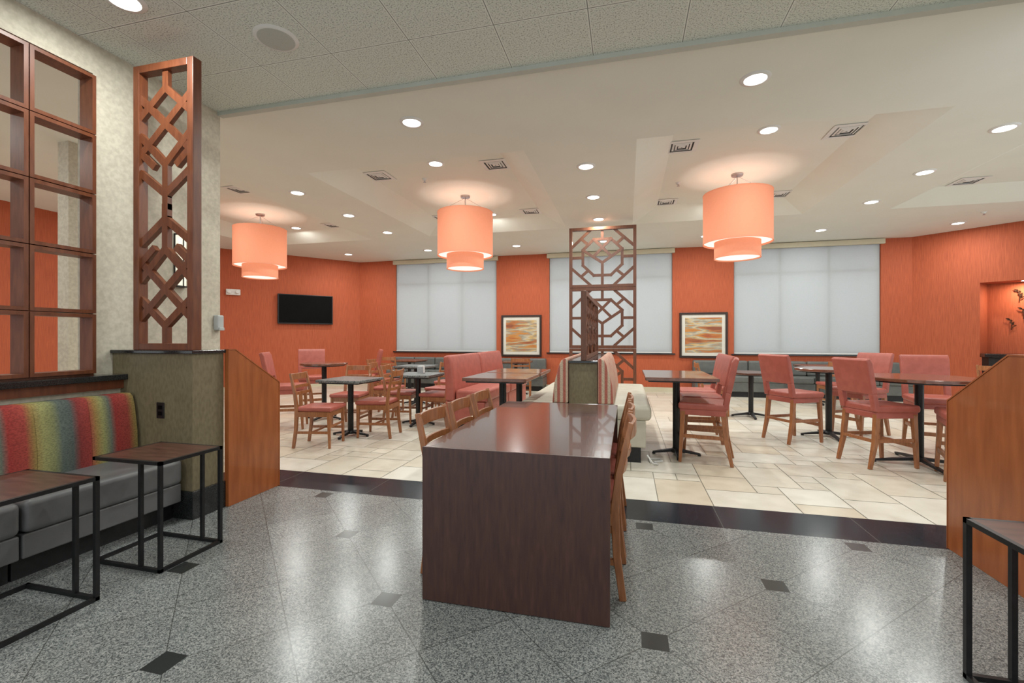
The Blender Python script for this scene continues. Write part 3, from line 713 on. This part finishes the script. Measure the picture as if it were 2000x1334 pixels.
ld = bpy.data.lights.new('lamp','AREA'); ld.shape='DISK'; ld.size=.08; ld.energy=14; ld.color=(1,.85,.65); lo=bpy.data.objects.new('lamp',ld); C.objects.link(lo); lo.parent=t; lo.location=(0,0,-.02)

def make_pendant():
    t = thing('pendant_lamp','', 'lamp')
    r1, r2 = .455, .305
    bm = NB(); lathe(bm,[(.075,-.03),(.08,-.02),(.08,0)],24); obj('ceiling_canopy', bm, M['metal'], t, smooth=False)
    bm = NB(); tube(bm,[(0,0,-.03),(0,0,-.42)],.008)
    for a in (0,2*PI/3,4*PI/3): tube(bm,[(.03*math.cos(a),.03*math.sin(a),-.05),(r1*.97*math.cos(a),r1*.97*math.sin(a),-.30)],.003,6)
    obj('hanging_rod', bm, M['metal'], t)
    def drum(r, z0, z1, name):
        bm = NB(); lathe(bm,[(r,z0),(r,z1),(r-.004,z1),(r-.004,z0),(r,z0)],64,cap=False); s = obj(name, bm, M['shade'], t); smooth_by_angle(s,60)
        for z in (z0,z1-.012):
            bm = NB(); lathe(bm,[(r+.003,z),(r+.003,z+.012),(r-.006,z+.012),(r-.006,z),(r+.003,z)],64,cap=False)
            smooth_by_angle(obj('rim', bm, M['shade'], s),60)
    drum(r1,-.995,-.28,'large_drum_shade'); drum(r2,-1.21,-.94,'small_drum_shade')
    bm = NB(); lathe(bm,[(r2,-.97),(r1-.012,-.97),(r1-.012,-.96),(r2,-.96),(r2,-.97)],48,cap=False); obj('ring_diffuser', bm, M['glow'], t)
    bm = NB(); lathe(bm,[(r2-.012,-1.192),(r2-.012,-1.182)],48); obj('diffuser', bm, M['glow'], t)
    ld = bpy.data.lights.new('bulb','POINT'); ld.energy=9; ld.color=(1,.93,.84); ld.shadow_soft_size=.08
    lo=bpy.data.objects.new('bulb',ld); C.objects.link(lo); lo.parent=t; lo.location=(0,0,-.68)
    return t
pen = placer(make_pendant()); PG='orange drum pendants'
pen(1.53,7.12,0,'largest looking orange double drum pendant, above counter chairs at right',PG,ZT)
pen(-2.60,7.12,0,'middle orange double drum pendant above the red bench',PG,ZT)
pen(-6.75,7.2,0,'leftmost orange double drum pendant near the television wall',PG,ZT)

def make_vent():
    t = thing('ceiling_vent','square white louvred ceiling air vent in raised tray','vent')
    bm = NB(); box(bm,-.14,.14,-.14,.14,-.004,-.001); obj('backing', bm, M['ventdark'], t)
    bm = NB()
    for r0,r1,z0,z1 in ((.185,.132,-.008,-.005),(.112,.090,-.012,-.005),(.076,.055,-.012,-.005),(.042,.010,-.012,-.005)):
        for k in range(4):
            ca,sa = math.cos(k*PI/2),math.sin(k*PI/2)
            def rt(x,y,z): return (x*ca-y*sa,x*sa+y*ca,z)
            bm.faces.new([bm.verts.new(rt(*v)) for v in ((-r0,-r0,z1),(r0,-r0,z1),(r1,-r1,z0),(-r1,-r1,z0))])
    o = obj('louvre', bm, M['white'], t)
    md=o.modifiers.new('s','SOLIDIFY'); md.thickness=.003
    return t
vent = placer(make_vent())
for cx in (-6.82,-2.61,1.53): 
    for dx in (-.88,.88):
        for y in (5.93,8.28): vent(cx+dx,y,0,'square white louvred ceiling air vent in raised tray','ceiling vents',ZT)
vent(4.95,8.28,0,'square white louvred ceiling air vent in raised tray','ceiling vents',ZT)
t = thing('ceiling_speaker','round white perforated speaker in acoustic tile ceiling','speaker',(-2.44,2.75,ZC))
bm = NB(); lathe(bm,[(.125,-.012),(.135,-.012),(.15,0)],40); smooth_by_angle(obj('rim', bm, M['white'], t))
bm = NB(); lathe(bm,[(.05,-.018),(.124,-.013),(.124,-.008)],40); smooth_by_angle(obj('grille', bm, mat('speaker_grille',(.50,.52,.48),(.42,.44,.40),260,rough=.7), t))
def make_sprk():
    t = thing('fire_sprinkler','small white ceiling fire sprinkler','sprinkler')
    bm = NB(); lathe(bm,[(.02,-.03),(.035,-.006),(.04,0)],16); obj('escutcheon', bm, M['white'], t)
    bm = NB(); lathe(bm,[(.008,-.05),(.008,-.03)],10); lathe(bm,[(.022,-.052),(.022,-.05)],14); obj('deflector', bm, M['metal'], t)
    return t
spr = placer(make_sprk())
for x,y,z in ((-2.9,6.2,ZT),(.75,7.3,ZT),(5.9,9.5,ZC)): spr(x,y,0,'small white ceiling fire sprinkler','fire sprinklers',z)

# ---------------------------------------------------------------- world, camera
w = bpy.data.worlds.new('world'); bpy.context.scene.world = w; w.use_nodes = True
w.node_tree.nodes['Background'].inputs[0].default_value = (.92,.97,1,1); w.node_tree.nodes['Background'].inputs[1].default_value = 1.25
cd = bpy.data.cameras.new('camera'); cam = bpy.data.objects.new('camera', cd); C.objects.link(cam)
cam.location = (0,0,1.3); cam.rotation_euler = (PI/2,0,R(14.2)); cd.lens = 16.0; cd.sensor_width = 36; cd.shift_y = -.0035; cd.clip_start = .05
bpy.context.scene.camera = cam
